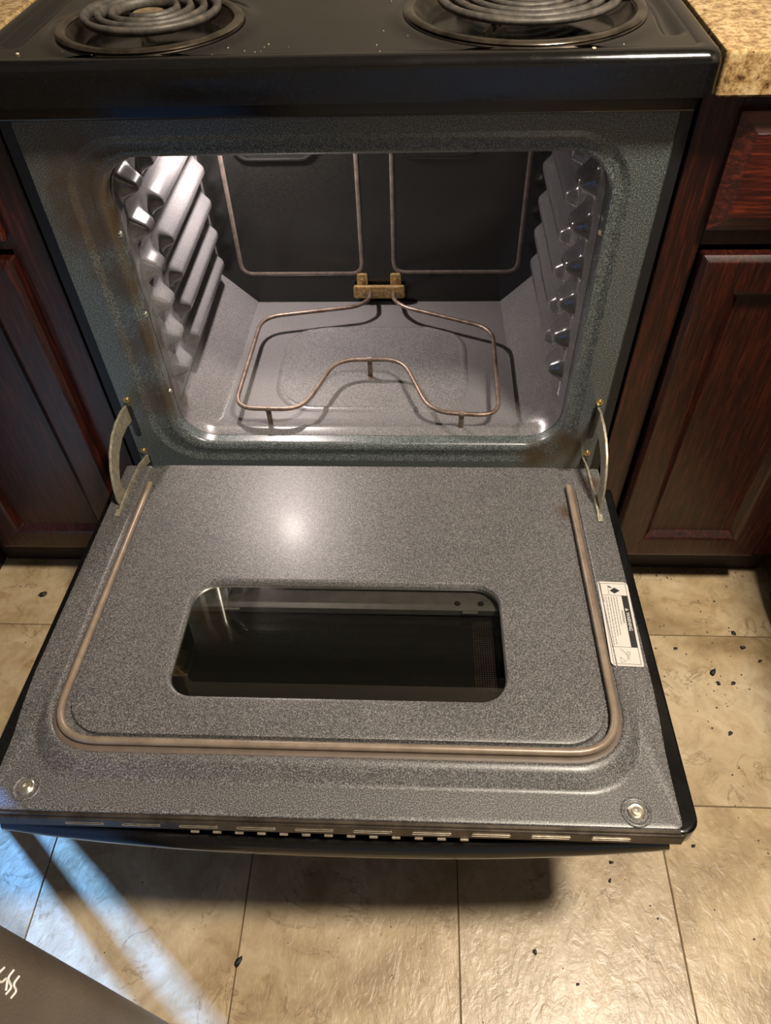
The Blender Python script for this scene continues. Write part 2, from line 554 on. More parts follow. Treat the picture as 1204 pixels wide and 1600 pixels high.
# body shell: sides, back, lower drawer front
bm = bmesh.new()
add_box(bm, -0.379, -0.357, 0.018, 0.62, 0.06, 0.872, 0.002)
add_box(bm, 0.361, 0.379, 0.018, 0.62, 0.06, 0.872, 0.002)
add_box(bm, -0.357, 0.361, 0.60, 0.62, 0.06, 0.872)
add_box(bm, -0.357, 0.361, 0.04, 0.60, 0.06, 0.09)
from_bm('body_shell', bm, M['black_matte'], rng)
bm = bmesh.new()
add_box(bm, -0.372, 0.372, -0.028, 0.016, 0.075, 0.300, 0.006)
dr = from_bm('drawer_front', bm, M['black'], rng)
for sx in (-1, 1):
    for yy in (0.06, 0.55):
        lathe('levelling_foot', [(0.0, 0.0), (0.018, 0.0), (0.018, 0.008), (0.009, 0.012), (0.009, 0.062), (0.0, 0.062)], (sx * 0.33, yy, 0.0), M['black_matte'], rng, 'Z', 12)

# front frame of the oven opening (concentric stamped steps)
def xz(pts, y): return [(x, y, z) for x, z in pts]
bm = bmesh.new()
rings = [xz(rrect(-0.3565, 0.3605, 0.316, 0.874, 0.004), 0.040),
         xz(rrect(-0.3565, 0.3605, 0.316, 0.874, 0.004), 0.003),
         xz(rrect(-0.3540, 0.3580, 0.319, 0.871, 0.004), 0.000),
         xz(rrect(-0.3200, 0.3270, 0.340, 0.836, 0.075), 0.000),
         xz(rrect(-0.3180, 0.3250, 0.342, 0.834, 0.073), 0.0006),
         xz(rrect(-0.3110, 0.3180, 0.349, 0.828, 0.068), 0.0036),
         xz(rrect(-0.3090, 0.3160, 0.351, 0.826, 0.066), 0.0040),
         xz(rrect(-0.2960, 0.3110, 0.357, 0.821, 0.060), 0.0040),
         xz(rrect(-0.2930, 0.3090, 0.359, 0.819, 0.058), 0.0034),
         xz(rrect(-0.2870, 0.3065, 0.364, 0.815, 0.056), 0.0030),
         xz(rrect(-0.2810, 0.3050, 0.370, 0.811, 0.054), 0.0060),
         xz(rrect(-0.2780, 0.3040, 0.3725, 0.809, 0.052), 0.0110),
         xz(rrect(-0.2780, 0.3040, 0.3725, 0.809, 0.052), 0.0300)]
loft(bm, rings)
frame = from_bm('front_frame', bm, M['frame'], rng, 40)
# header rail under the cooktop
bm = bmesh.new()
add_box(bm, -0.372, 0.374, -0.004, 0.05, 0.852, 0.884, 0.004, 3)
from_bm('header_rail', bm, M['black'], rng)
# screws on the frame
def screw(x, z, r=0.0052, mat='brass', y=0.0, parent=None):
    bm = bmesh.new()
    add_lathe(bm, [(0.0, 0.0012), (r * 0.25, 0.0012), (r * 0.3, 0.0030), (r * 0.62, 0.0030), (r * 0.68, 0.0014), (r * 0.95, 0.0014), (r, 0.0), (r * 1.0, -0.001)], (x, y, z), 'Y', 16)
    return from_bm('screw', bm, M[mat], parent or frame)
for x, z in ((-0.3415, 0.464), (-0.3455, 0.360), (0.3485, 0.462), (0.3480, 0.361)):
    screw(x, z)
for x, z, y in ((-0.2785, 0.716, 0.012), (-0.2785, 0.602, 0.012), (-0.2785, 0.470, 0.012), (0.3045, 0.715, 0.010)):
    screw(x, z, 0.004, 'screw', y)
# hinge slots: black plates on the frame paint the shade inside the slits
for sx, x in ((-1, -0.3435), (1, 0.3465)):
    bm = bmesh.new()
    p = rrect(x - 0.0048, x + 0.0048, 0.392, 0.452, 0.003, 3)
    loft(bm, [xz(p, 0.0008), xz(p, -0.0006), xz(rrect(x - 0.0036, x + 0.0036, 0.3935, 0.4505, 0.002, 3), -0.0008)], cap1=True)
    from_bm('hinge_slot', bm, M['void'], frame)
    bm = bmesh.new()
    p = rrect(x - 0.0045, x + 0.0045, 0.322, 0.349, 0.003, 3)
    loft(bm, [xz(p, 0.0008), xz(p, -0.0006), xz(rrect(x - 0.0034, x + 0.0034, 0.3235, 0.3475, 0.002, 3), -0.0008)], cap1=True)
    from_bm('hinge_slot', bm, M['void'], frame)

# oven cavity liner: rings run from the opening to the back
CX0, CX1, CZ0, CZ1, CYB = -0.282, 0.300, 0.368, 0.815, 0.405
bm = bmesh.new()
rings = []
for y, x0, x1, z0, z1, r, ch in ((0.024, -0.2775, 0.3035, 0.3730, 0.8085, (0.052,) * 4, 0.0),
                                 (0.036, -0.280, 0.3045, 0.377, 0.812, (0.050,) * 4, 0.0),
                                 (0.044, -0.282, 0.303, 0.3765, 0.814, (0.050,) * 4, 0.2),
                                 (0.052, -0.282, 0.301, 0.3700, 0.815, (0.050,) * 4, 0.5),
                                 (0.070, CX0, CX1, CZ0, CZ1, (0.04, 0.04, 0.054, 0.054), 0.8),
                                 (0.360, CX0, CX1, CZ0, CZ1, (0.04, 0.04, 0.058, 0.058), 1.0),
                                 (CYB, CX0, CX1, CZ0, CZ1, (0.04, 0.04, 0.060, 0.060), 1.0)):
    rings.append(xz(rrect(x0, x1, z0, z1, r, 8, (0, 0, ch, ch)), y))
loft(bm, rings)
# stamped rounded panel in the floor (raised rim)
cav = from_bm('oven_cavity', bm, M['cavity'], rng, 40)
bm = bmesh.new()
fl = lambda x0, x1, y0, y1, r, z: [(x, y, z) for x, y in rrect(x0, x1, y0, y1, r, 8)]
loft(bm, [fl(-0.153, 0.172, 0.085, 0.322, 0.07, CZ0 + 0.0002), fl(-0.148, 0.167, 0.090, 0.317, 0.066, CZ0 + 0.0030),
          fl(-0.143, 0.162, 0.095, 0.312, 0.062, CZ0 + 0.0032), fl(-0.138, 0.157, 0.100, 0.307, 0.058, CZ0 + 0.0008)], cap1=True)
from_bm('floor_panel', bm, M['cavity'], cav, 40)
# back panel, black
bm = bmesh.new()
loft(bm, [xz(rrect(CX0 - 0.004, CX1 + 0.004, CZ0 - 0.002, CZ1, (0.04, 0.04, 0.060, 0.060), 8, (0, 0, 1, 1)), CYB + 0.002),
          xz(rrect(CX0 - 0.004, CX1 + 0.004, CZ0 - 0.002, CZ1, (0.04, 0.04, 0.060, 0.060), 8, (0, 0, 1, 1)), CYB - 0.001)], cap0=True, cap1=True)
backp = from_bm('back_panel', bm, M['back'], cav, 40)
yb = CYB - 0.001
for (x0, x1, zb) in ((-0.243, -0.0185, 0.428), (0.040, 0.266, 0.430)):
    pth = fillet([(x0, yb, 0.80), (x0, yb, zb), (x1, yb, zb), (x1, yb, 0.80)], 0.022, 6)
    tube('panel_bead', pth, 0.0030, M['bead'], cav, 10, sx=0.6, sy=1.35)
# oval pressed vents high on the back panel
for xc in (-0.152, 0.118):
    bm = bmesh.new()
    op = lambda g, y: xz(rrect(xc - 0.066 - g, xc + 0.066 + g, 0.640 - g, 0.690 + g, 0.024 + g, 8), y)
    loft(bm, [op(0.006, yb), op(0.003, yb - 0.006), op(0.0, yb - 0.0065), op(-0.004, yb - 0.004)], cap1=True)
    from_bm('pressed_oval', bm, M['back'], cav, 40)

# ribbed rack walls, one heightfield each side
ZK = [0.4665 + 0.0555 * k for k in range(6)]
def sst(a, b, x):
    t_ = min(1, max(0, (x - a) / (b - a)))
    return t_ * t_ * (3 - 2 * t_)
def rib_h(y, z):
    h = 0.0
    for zk in ZK:
        d = z - zk
        # ridge: gentle slope above, steep underside
        if d >= 0: c = 1 - sst(0.004, 0.026, d)
        else: c = 1 - sst(0.003, 0.013, -d)
        long_ = sst(0.135, 0.152, y) * (1 - sst(0.372, 0.388, y))
        # forward stop bump, lifted a little and bulging
        d2 = z - (zk + 0.004)
        c2 = (1 - sst(0.002, 0.024, d2)) if d2 >= 0 else (1 - sst(0.002, 0.017, -d2))
        front = sst(0.046, 0.066, y) * (1 - sst(0.088, 0.112, y))
        h = max(h, 0.0165 * c * long_, 0.0200 * c2 * front)
    return h
def rack_wall(side):
    xw = CX0 if side < 0 else CX1
    NY, NZ = 110, 190
    ya, ybk, za, zb = 0.046, CYB - 0.002, 0.418, 0.792
    verts, faces = [], []
    for j in range(NZ + 1):
        z = za + (zb - za) * j / NZ
        for i in range(NY + 1):
            y = ya + (ybk - ya) * i / NY
            e = min(1, min(i, NY - i) / 4) * min(1, min(j, NZ - j) / 4)
            h = (0.0015 + rib_h(y, z)) * e - 0.0050 * (1 - e) - 0.0003
            verts.append((xw - side * h, y, z))
    for j in range(NZ):
        for i in range(NY):
            a = j * (NY + 1) + i
            f = (a, a + 1, a + NY + 2, a + NY + 1)
            faces.append(f if side > 0 else f[::-1])
    me = bpy.data.meshes.new('rack_wall')
    me.from_pydata(verts, [], faces)
    link('rack_wall', me, M['rack_wall'], cav, 180)
rack_wall(-1)
rack_wall(1)
# oven lamp in the roof of the cavity
LX, LY, LZ = -0.195, 0.310, 0.812
lathe('lamp_socket', [(0.028, 0.004), (0.036, 0.002), (0.037, -0.003), (0.034, -0.006), (0.029, -0.005), (0.028, 0.0)], (LX, LY, LZ), M['screw'], cav, 'Z', 28)
tb = NT('oven_lamp_lens')
tb.set(Base_Color=(0.9, 0.88, 0.82), Roughness=0.3, Emission_Color=(1.0, 0.84, 0.72), Emission_Strength=4.0)
lathe('lamp_lens', [(0.0, -0.002), (0.020, -0.001), (0.0285, 0.002), (0.0, 0.003)], (LX, LY, LZ), tb.m, cav, 'Z', 28)
ll = area_light('oven_lamp', (LX, LY, LZ - 0.008), (LX, LY, 0), 0.030, 4.3, (1.0, 0.87, 0.82))

# bake element
ez = 0.405
ep = [(-0.004, 0.392, 0.396), (-0.004, 0.353, ez), (-0.026, 0.331, ez), (-0.190, 0.297, ez), (-0.200, 0.060, ez), (-0.192, 0.050, ez), (-0.095, 0.049, ez),
      (-0.052, 0.172, ez), (0.060, 0.175, ez), (0.106, 0.044, ez), (0.212, 0.036, ez), (0.215, 0.262, ez), (0.195, 0.272, ez), (0.062, 0.328, ez), (0.040, 0.353, ez), (0.040, 0.392, 0.396)]
ep = [ep[0], ep[1], ep[2], (-0.194, 0.298, ez), (-0.201, 0.050, ez), (-0.093, 0.048, ez), (-0.050, 0.174, ez), (0.061, 0.175, ez),
      (0.107, 0.043, ez), (0.213, 0.034, ez), (0.215, 0.262, ez), (0.060, 0.329, ez), ep[14], ep[15]]
el = tube('bake_element', fillet(ep, [0, .02, .02, .035, .035, .035, .035, .035, .035, .035, .035, .02, .02, 0], 7), 0.0036, M['element'], rng, 10)
for x, y in ((-0.147, 0.049), (0.006, 0.175), (0.155, 0.039)):
    bm = bmesh.new()
    add_box(bm, x - 0.004, x + 0.004, y - 0.0012, y + 0.0012, CZ0 + 0.001, ez - 0.002, 0.0005, 1)
    add_box(bm, x - 0.004, x + 0.004, y - 0.007, y + 0.001, CZ0 + 0.0004, CZ0 + 0.0022, 0.0004, 1)
    add_tube(bm, [(x - 0.0042, y, ez), (x + 0.0042, y, ez)], 0.0048, 10)
    from_bm('support_leg', bm, M['element'], el)
bm = bmesh.new()
pr = lambda a, b, c, d, y: xz(rrect(a, b, c, d, 0.004, 4), y)
loft(bm, [pr(-0.036, 0.060, 0.384, 0.408, 0.3975), pr(-0.036, 0.060, 0.384, 0.408, 0.3905), pr(-0.0345, 0.0585, 0.3855, 0.4065, 0.3895)], cap0=True, cap1=True)
from_bm('mount_plate', bm, M['plate'], el, 30)
for x in (-0.019, 0.043):
    bm = bmesh.new()
    loft(bm, [pr(x - 0.010, x + 0.010, 0.404, 0.429, 0.4035), pr(x - 0.010, x + 0.010, 0.404, 0.429, 0.3995), pr(x - 0.009, x + 0.009, 0.405, 0.428, 0.3988)], cap0=True, cap1=True)
    from_bm('mount_tab', bm, M['plate'], el, 30)
    screw(x, 0.418, 0.0042, 'brass', 0.3988, el)
for x in (-0.016, 0.046):
    screw(x, 0.398, 0.0036, 'brass', 0.3895, el)

# cooktop: pressed black top with rolled front edge
CT = 0.915
bm = bmesh.new()
ctr = lambda g, r, z: [(x, y, z) for x, y in rrect(-0.381 + g, 0.381 - g, -0.026 + g, 0.62 - g, r, 6)]
rings = [ctr(0.006, 0.010, 0.872), ctr(0.0, 0.014, 0.874), ctr(0.0, 0.014, 0.9035), ctr(0.0012, 0.014, 0.908), ctr(0.0048, 0.013, 0.9125), ctr(0.010, 0.012, 0.9150),
         ctr(0.018, 0.012, 0.9148), ctr(0.022, 0.012, 0.9125)]
loft(bm, rings, cap0=False, cap1=False)
# flat top as a fine grid with pressed side channels and burner wells
NXg, NYg = 190, 155
gx0, gx1, gy0, gy1 = -0.359, 0.359, -0.004, 0.598
BURN = [(-0.205, 0.092, 0.078, 0.0975), (0.200, 0.122, 0.101, 0.1270), (-0.195, 0.415, 0.101, 0.1270), (0.205, 0.415, 0.078, 0.0975)]
def top_h(x, y):
    h = 0.0
    for bx, by, rc, rb in BURN:
        d = math.hypot(x - bx, y - by)
        h += 0.0030 * math.exp(-((d - rb - 0.008) / 0.010) ** 2)
        if d < rb - 0.004: h -= 0.012 * sst(0, 0.008, rb - 0.004 - d)
    ax = abs(x)
    ch = sst(0.333, 0.338, ax) * (1 - sst(0.349, 0.354, ax)) * sst(0.030, 0.044, y) * (1 - sst(0.540, 0.555, y))
    return h - 0.0060 * ch
gv = []
for j in range(NYg + 1):
    y = gy0 + (gy1 - gy0) * j / NYg
    row = []
    for i in range(NXg + 1):
        x = gx0 + (gx1 - gx0) * i / NXg
        row.append(bm.verts.new((x, y, 0.9125 + top_h(x, y))))
    gv.append(row)
for j in range(NYg):
    for i in range(NXg):
        bm.faces.new((gv[j][i], gv[j][i + 1], gv[j + 1][i + 1], gv[j + 1][i]))
ck = from_bm('cooktop', bm, M['black'], rng, 50)

def coil_burner(bx, by, rc, rb, turns, a0, label):
    zt = 0.9125
    pts = []
    r_in = 0.026
    a0 = math.pi / 2 - turns * 2 * math.pi + a0
    n = int(turns * 40)
    for i in range(n + 1):
        t_ = i / n
        a = a0 + t_ * turns * 2 * math.pi
        pts.append((bx + (r_in + (rc - r_in) * t_) * math.cos(a), by + (r_in + (rc - r_in) * t_) * math.sin(a), zt + 0.0150))
    e = Vector(pts[-1])
    d = (e - Vector(pts[-2])).normalized()
    pts += [tuple(e + d * 0.010 - Vector((0, 0, 0.004))), tuple(e + d * 0.016 - Vector((0, 0, 0.020)))]
    b = Vector(pts[0]); d = (b - Vector(pts[1])).normalized()
    pts = [tuple(b + d * 0.005 - Vector((0, 0, 0.012))), tuple(b + d * 0.004 - Vector((0, 0, 0.003)))] + pts
    o = tube('coil_burner', pts, 0.0050, M['coil'], rng, 10, sx=0.80, sy=1.12)
    o['label'] = label
    lathe('drip_bowl', [(0.012, -0.026), (rb * 0.55, -0.024), (rb * 0.86, -0.008), (rb * 0.92, 0.003), (rb * 0.96, 0.0055), (rb * 1.0, 0.0052), (rb * 1.035, 0.0026), (rb * 1.045, 0.0005)],
          (bx, by, zt), M['bowl'], o, 'Z', 64)
    bm = bmesh.new()
    rr = rb * 0.985
    add_tube(bm, [(bx + rr * math.cos(2 * math.pi * k / 64), by + rr * math.sin(2 * math.pi * k / 64), zt + 0.0052) for k in range(64)], 0.0036, 8, True, 0.8, 1.6)
    from_bm('bowl_rim', bm, M['bowl_rim'], o, 60)
    lathe('medallion', [(0.0, 0.0135), (0.015, 0.0135), (0.017, 0.0145), (0.0185, 0.013), (0.0185, 0.008), (0.0, 0.008)], (bx, by, zt), M['medallion'], o, 'Z', 24)
    for k in range(3):
        a = a0 + 0.5 + k * 2 * math.pi / 3
        bm = bmesh.new()
        c, s = math.cos(a), math.sin(a)
        p0, p1 = Vector((bx + 0.010 * c, by + 0.010 * s, 0)), Vector((bx + (rb - 0.010) * c, by + (rb - 0.010) * s, 0))
        nrm = Vector((-s, c, 0)) * 0.0012
        vs_ = []
        for p in (p0, p1):
            for sg in (-1, 1):
                for z in (zt + 0.004, zt + 0.0108):
                    vs_.append(bm.verts.new((p.x + sg * nrm.x, p.y + sg * nrm.y, z)))
        for f in ((0, 1, 3, 2), (4, 6, 7, 5), (0, 4, 5, 1), (2, 3, 7, 6), (0, 2, 6, 4), (1, 5, 7, 3)):
            bm.faces.new([vs_[i] for i in f])
        from_bm('support_arm', bm, M['bowl'], o, 30)
    return o
coil_burner(*BURN[0], 3.6, 0.3, 'small coil burner with blackened drip bowl')
coil_burner(*BURN[1], 4.6, -0.3, 'large coil burner with blackened drip bowl')
coil_burner(*BURN[2], 4.6, 0.2, 'large coil burner')
coil_burner(*BURN[3], 3.6, -0.2, 'small coil burner')

# pale food flecks lying on the cooktop
bm = bmesh.new()
fl_pts = [(0.145, 0.010, .002), (0.256, -0.014, .0024), (-0.325, 0.012, .002), (0.225, 0.02, .0016)]
for k in range(26):
    fl_pts.append((random.uniform(-0.34, 0.34), random.choice((random.uniform(-0.006, 0.02), random.uniform(0.0, 0.2))), random.uniform(0.0004, 0.0010)))
for x, y, s in fl_pts:
    if any(math.hypot(x - b[0], y - b[1]) < b[3] + 0.004 for b in BURN): continue
    z0 = 0.9125 + top_h(x, max(y, -0.004)) if y > -0.004 else 0.9149
    res = bmesh.ops.create_icosphere(bm, subdivisions=1, radius=s, matrix=Matrix.Translation((x, y, z0 + s * 0.35)) @ Matrix.Diagonal((1, random.uniform(0.6, 1.2), 0.5, 1)))
tag(from_bm('food_flecks', bm, M['fleck'], rng, 0), kind='stuff')

# ------------------------------------------------------------------ oven door (lowered)
TILT = math.atan(0.0767)
door_parent_loc = Vector((0, -0.032, 0.361))
DL = 0.538
# outer skin: black shell, slightly wider than the liner
bm = bmesh.new()
sk = lambda g, r, z: [(x, y, z) for x, y in rrect(-0.380 + g, 0.378 - g, -DL - 0.001 + g, -0.030, (0.003, 0.003, r, r), 6)]
loft(bm, [sk(0.020, 0.010, -0.0170), sk(0.004, 0.016, -0.0165), sk(0.001, 0.018, -0.0177), sk(0.0, 0.018, -0.0200), sk(0.0, 0.018, -0.040), sk(0.003, 0.016, -0.0450), sk(0.010, 0.012, -0.0470)], cap0=False, cap1=True)
door = from_bm('oven_door', bm, M['black'], rng, 40)
door.location = door_parent_loc
door.rotation_euler = (-TILT, 0, 0)
door['label'] = 'oven door swung down flat, speckled grey liner facing up'
# liner with stamped steps around the window
q = lambda x0, x1, y0, y1, r, z: [(x, y, z) for x, y in rrect(x0, x1, y0, y1, r, 10)]
W0 = (-0.199, 0.194, -0.405, -0.236)
ql = lambda x0, x1, y0, y1, r, z: [(x, y, z) for x, y in subdiv(rrect(x0, x1, y0, y1, r, 10))]
fr4 = lambda rf, rn: (rf, rf, rn, rn)
bm = bmesh.new()
rings = [ql(W0[0] - .001, W0[1] + .001, W0[2] - .001, W0[3] + .001, 0.033, -0.012),
         ql(W0[0], W0[1], W0[2], W0[3], 0.032, -0.0035),
         ql(W0[0] - .002, W0[1] + .002, W0[2] - .002, W0[3] + .002, 0.034, 0.0015),
         ql(W0[0] - .006, W0[1] + .006, W0[2] - .006, W0[3] + .006, 0.038, 0.0030),
         ql(-0.285, 0.280, -0.440, -0.015, fr4(0.02, 0.03), 0.0030),
         ql(-0.3000, 0.2960, -0.4510, -0.0050, fr4(0.004, 0.046), 0.0030),
         ql(-0.3040, 0.3000, -0.4550, -0.0048, fr4(0.004, 0.048), 0.0018),
         ql(-0.3055, 0.3015, -0.4565, -0.0046, fr4(0.004, 0.050), -0.0030),
         ql(-0.3240, 0.3190, -0.4745, -0.0044, fr4(0.004, 0.062), -0.0030),
         ql(-0.3260, 0.3210, -0.4765, -0.0042, fr4(0.004, 0.064), -0.0005),
         ql(-0.3290, 0.3240, -0.4800, -0.0040, fr4(0.004, 0.066), 0.0004),
         ql(-0.3330, 0.3280, -0.4870, -0.0036, fr4(0.004, 0.068), -0.0004),
         ql(-0.3380, 0.3340, -0.4985, -0.0032, fr4(0.004, 0.070), -0.0036),
         ql(-0.3410, 0.3370, -0.5040, -0.0030, fr4(0.004, 0.066), -0.0040),
         ql(-0.3590, 0.3560, -DL + 0.0075, -0.0020, fr4(0.003, 0.006), -0.0040),
         ql(-0.3632, 0.3602, -DL + 0.0030, -0.0010, fr4(0.003, 0.007), -0.0052),
         ql(-0.3650, 0.3620, -DL, -0.0005, fr4(0.003, 0.008), -0.0095),
         ql(-0.3650, 0.3620, -DL, -0.0005, fr4(0.003, 0.008), -0.0160)]
for k in range(11, len(rings)):
    dz = -0.0105 if k >= 13 else (-0.0088 if k == 12 else -0.0020)
    rings[k] = [(x, y, z + dz * sst(-0.385, -0.470, y) + (0.0030 if k in (12, 13, 14, 15) else 0) * (1 - sst(-0.385, -0.470, y))) for x, y, z in rings[k]]
loft(bm, rings)
from_bm('door_liner', bm, M['liner'], door, 40)
# hollow inside the door seen through the window
bm = bmesh.new()
loft(bm, [q(W0[0] - .001, W0[1] + .001, W0[2] - .001, W0[3] + .001, 0.033, -0.012),
          q(W0[0] - .05, W0[1] + .05, W0[2] - .04, W0[3] + .04, 0.01, -0.014),
          q(W0[0] - .05, W0[1] + .05, W0[2] - .04, W0[3] + .04, 0.01, -0.033)])
from_bm('inner_hollow', bm, M['void'], door, 30)
box('outer_glass', W0[0] - .045, W0[1] + .045, W0[2] - .035, W0[3] + .035, -0.0335, -0.0315, M['glass2'], door)
# stepped bright bracket along the hinge side of the hollow, with holes
bm = bmesh.new()
yb0 = W0[3] - 0.002
add_box(bm, W0[0] - 0.02, W0[1] + 0.02, yb0 - 0.024, yb0 + 0.010, -0.0175, -0.0160, 0.0003, 1)
add_box(bm, W0[0] - 0.02, W0[1] + 0.02, yb0 - 0.0255, yb0 - 0.024, -0.0260, -0.0158, 0.0003, 1)
from_bm('glass_bracket', bm, M['steel'], door)
for x in (0.142, 0.172):
    lathe('bracket_bolt', [(0.0, 0.0016), (0.0030, 0.0016), (0.0042, 0.0)], (x, yb0 - 0.014, -0.0160), M['void'], door, 'Z', 12)
for x in (-0.150, 0.158):
    box('bracket_tab', x - 0.010, x + 0.010, yb0 - 0.0295, yb0 - 0.0255, -0.0185, -0.0165, M['steel'], door, 0.0004, 1)
# inner pane
bm = bmesh.new()
loft(bm, [q(W0[0] + .0004, W0[1] - .0004, W0[2] + .0004, W0[3] - .0004, 0.0316, -0.0050), q(W0[0] + .0004, W0[1] - .0004, W0[2] + .0004, W0[3] - .0004, 0.0316, -0.0050)][:1] + [q(W0[0] + .0004, W0[1] - .0004, W0[2] + .0004, W0[3] - .0004, 0.0316, -0.0051)], cap1=True)
from_bm('window_pane', bm, M['glass'], door, 30)
# perforated dot screen printed along the right end of the pane
bm = bmesh.new()
for i in range(9):
    for j in range(34):
        x = W0[1] - 0.008 - i * 0.0030
        y = W0[3] - 0.036 - j * 0.0030
        bmesh.ops.create_circle(bm, cap_ends=True, segments=6, radius=0.0011, matrix=Matrix.Translation((x, y, -0.0308)))
tag(from_bm('dot_screen', bm, M['strip'], door, 0), kind='stuff')

# gasket: round cord in the channel with a flat flap outside of it
gx = 0.3135
gp = fillet([(-gx, -0.046, 0.0022), (-gx, -0.465, 0.0022), (gx - 0.004, -0.465, 0.0022), (gx - 0.004, -0.046, 0.0022)], 0.056, 10)
gk = tube('door_gasket', gp, 0.0045, M['gasket'], door, 12)
gp2 = fillet([(-gx - 0.004, -0.046, -0.0020), (-gx - 0.004, -0.4725, -0.0020), (gx, -0.4725, -0.0020), (gx, -0.046, -0.0020)], 0.060, 10)
tube('gasket_flap', gp2, 0.0042, M['gasket_dark'], door, 10, sx=0.55)

# two liner screws in dimpled seats near the free edge
for x, y in ((-0.3245, -0.512), (0.3160, -0.520)):
    lathe('screw_seat', [(0.0, -0.0014), (0.0105, -0.0012), (0.0125, 0.0002), (0.0140, 0.0008), (0.0155, 0.0000), (0.0160, -0.0008)], (x, y, -0.0138), M['liner'], door, 'Z', 28, 60)
    lathe('liner_screw', [(0.0, 0.0018), (0.0018, 0.0018), (0.0022, 0.0036), (0.0048, 0.0034), (0.0054, 0.0012), (0.0076, 0.0016), (0.0088, 0.0008), (0.0090, -0.002)], (x, y, -0.0138), M['screw'], door, 'Z', 22, 40)

# free edge of the door: brown strip with long slots, pale blocks for highlights below, bowed handle
bm = bmesh.new()
add_box(bm, -0.360, 0.362, -DL - 0.0045, -DL + 0.004, -0.0375, -0.0200, 0.0012, 1)
add_box(bm, -0.362, 0.358, -DL - 0.0020, -DL + 0.004, -0.0200, -0.0170, 0.0008, 1)
from_bm('edge_strip', bm, M['strip'], door, 30)
nsl = 10
for k in range(nsl):
    xc = -0.255 + k * 0.0605
    bm = bmesh.new()
    p = rrect(xc - 0.0205, xc + 0.0205, -0.0300, -0.0260, 0.002, 3)
    yv = -DL - 0.0046
    loft(bm, [xz(p, yv + 0.001), xz(p, yv - 0.0006), xz(rrect(xc - 0.0195, xc + 0.0195, -0.0294, -0.0266, 0.0013, 3), yv + 0.0006)], cap1=True)
    from_bm('vent_slot', bm, M['slot'], door, 30)
for k in range(13):
    xc = -0.140 + k * 0.0235
    box('louvre_glint', xc - 0.0045, xc + 0.0045, -DL - 0.0060, -DL - 0.000, -0.0415, -0.0388, M['slot'], door, 0.0006, 1)  # bright metal blocks paint the highlights on the dark vent teeth
hp, hr = [], []
for k in range(41):
    u = -1 + 2 * k / 40
    x = 0.352 * u
    bow = max(0.0, 1 - abs(u) ** 2.4)
    hp.append((x, -DL + 0.0040 - 0.004 * bow, -0.048 - 0.027 * bow))
    hr.append(0.0105 + 0.0035 * bow)
bm = bmesh.new()
add_tube(bm, hp, hr, 14, False, 1.25, 0.85)
for sx in (-1, 1):
    add_box(bm, sx * 0.325 - 0.022, sx * 0.325 + 0.022, -DL + 0.000, -DL + 0.022, -0.060, -0.043, 0.004, 2)
from_bm('door_handle', bm, M['black'], door, 40)

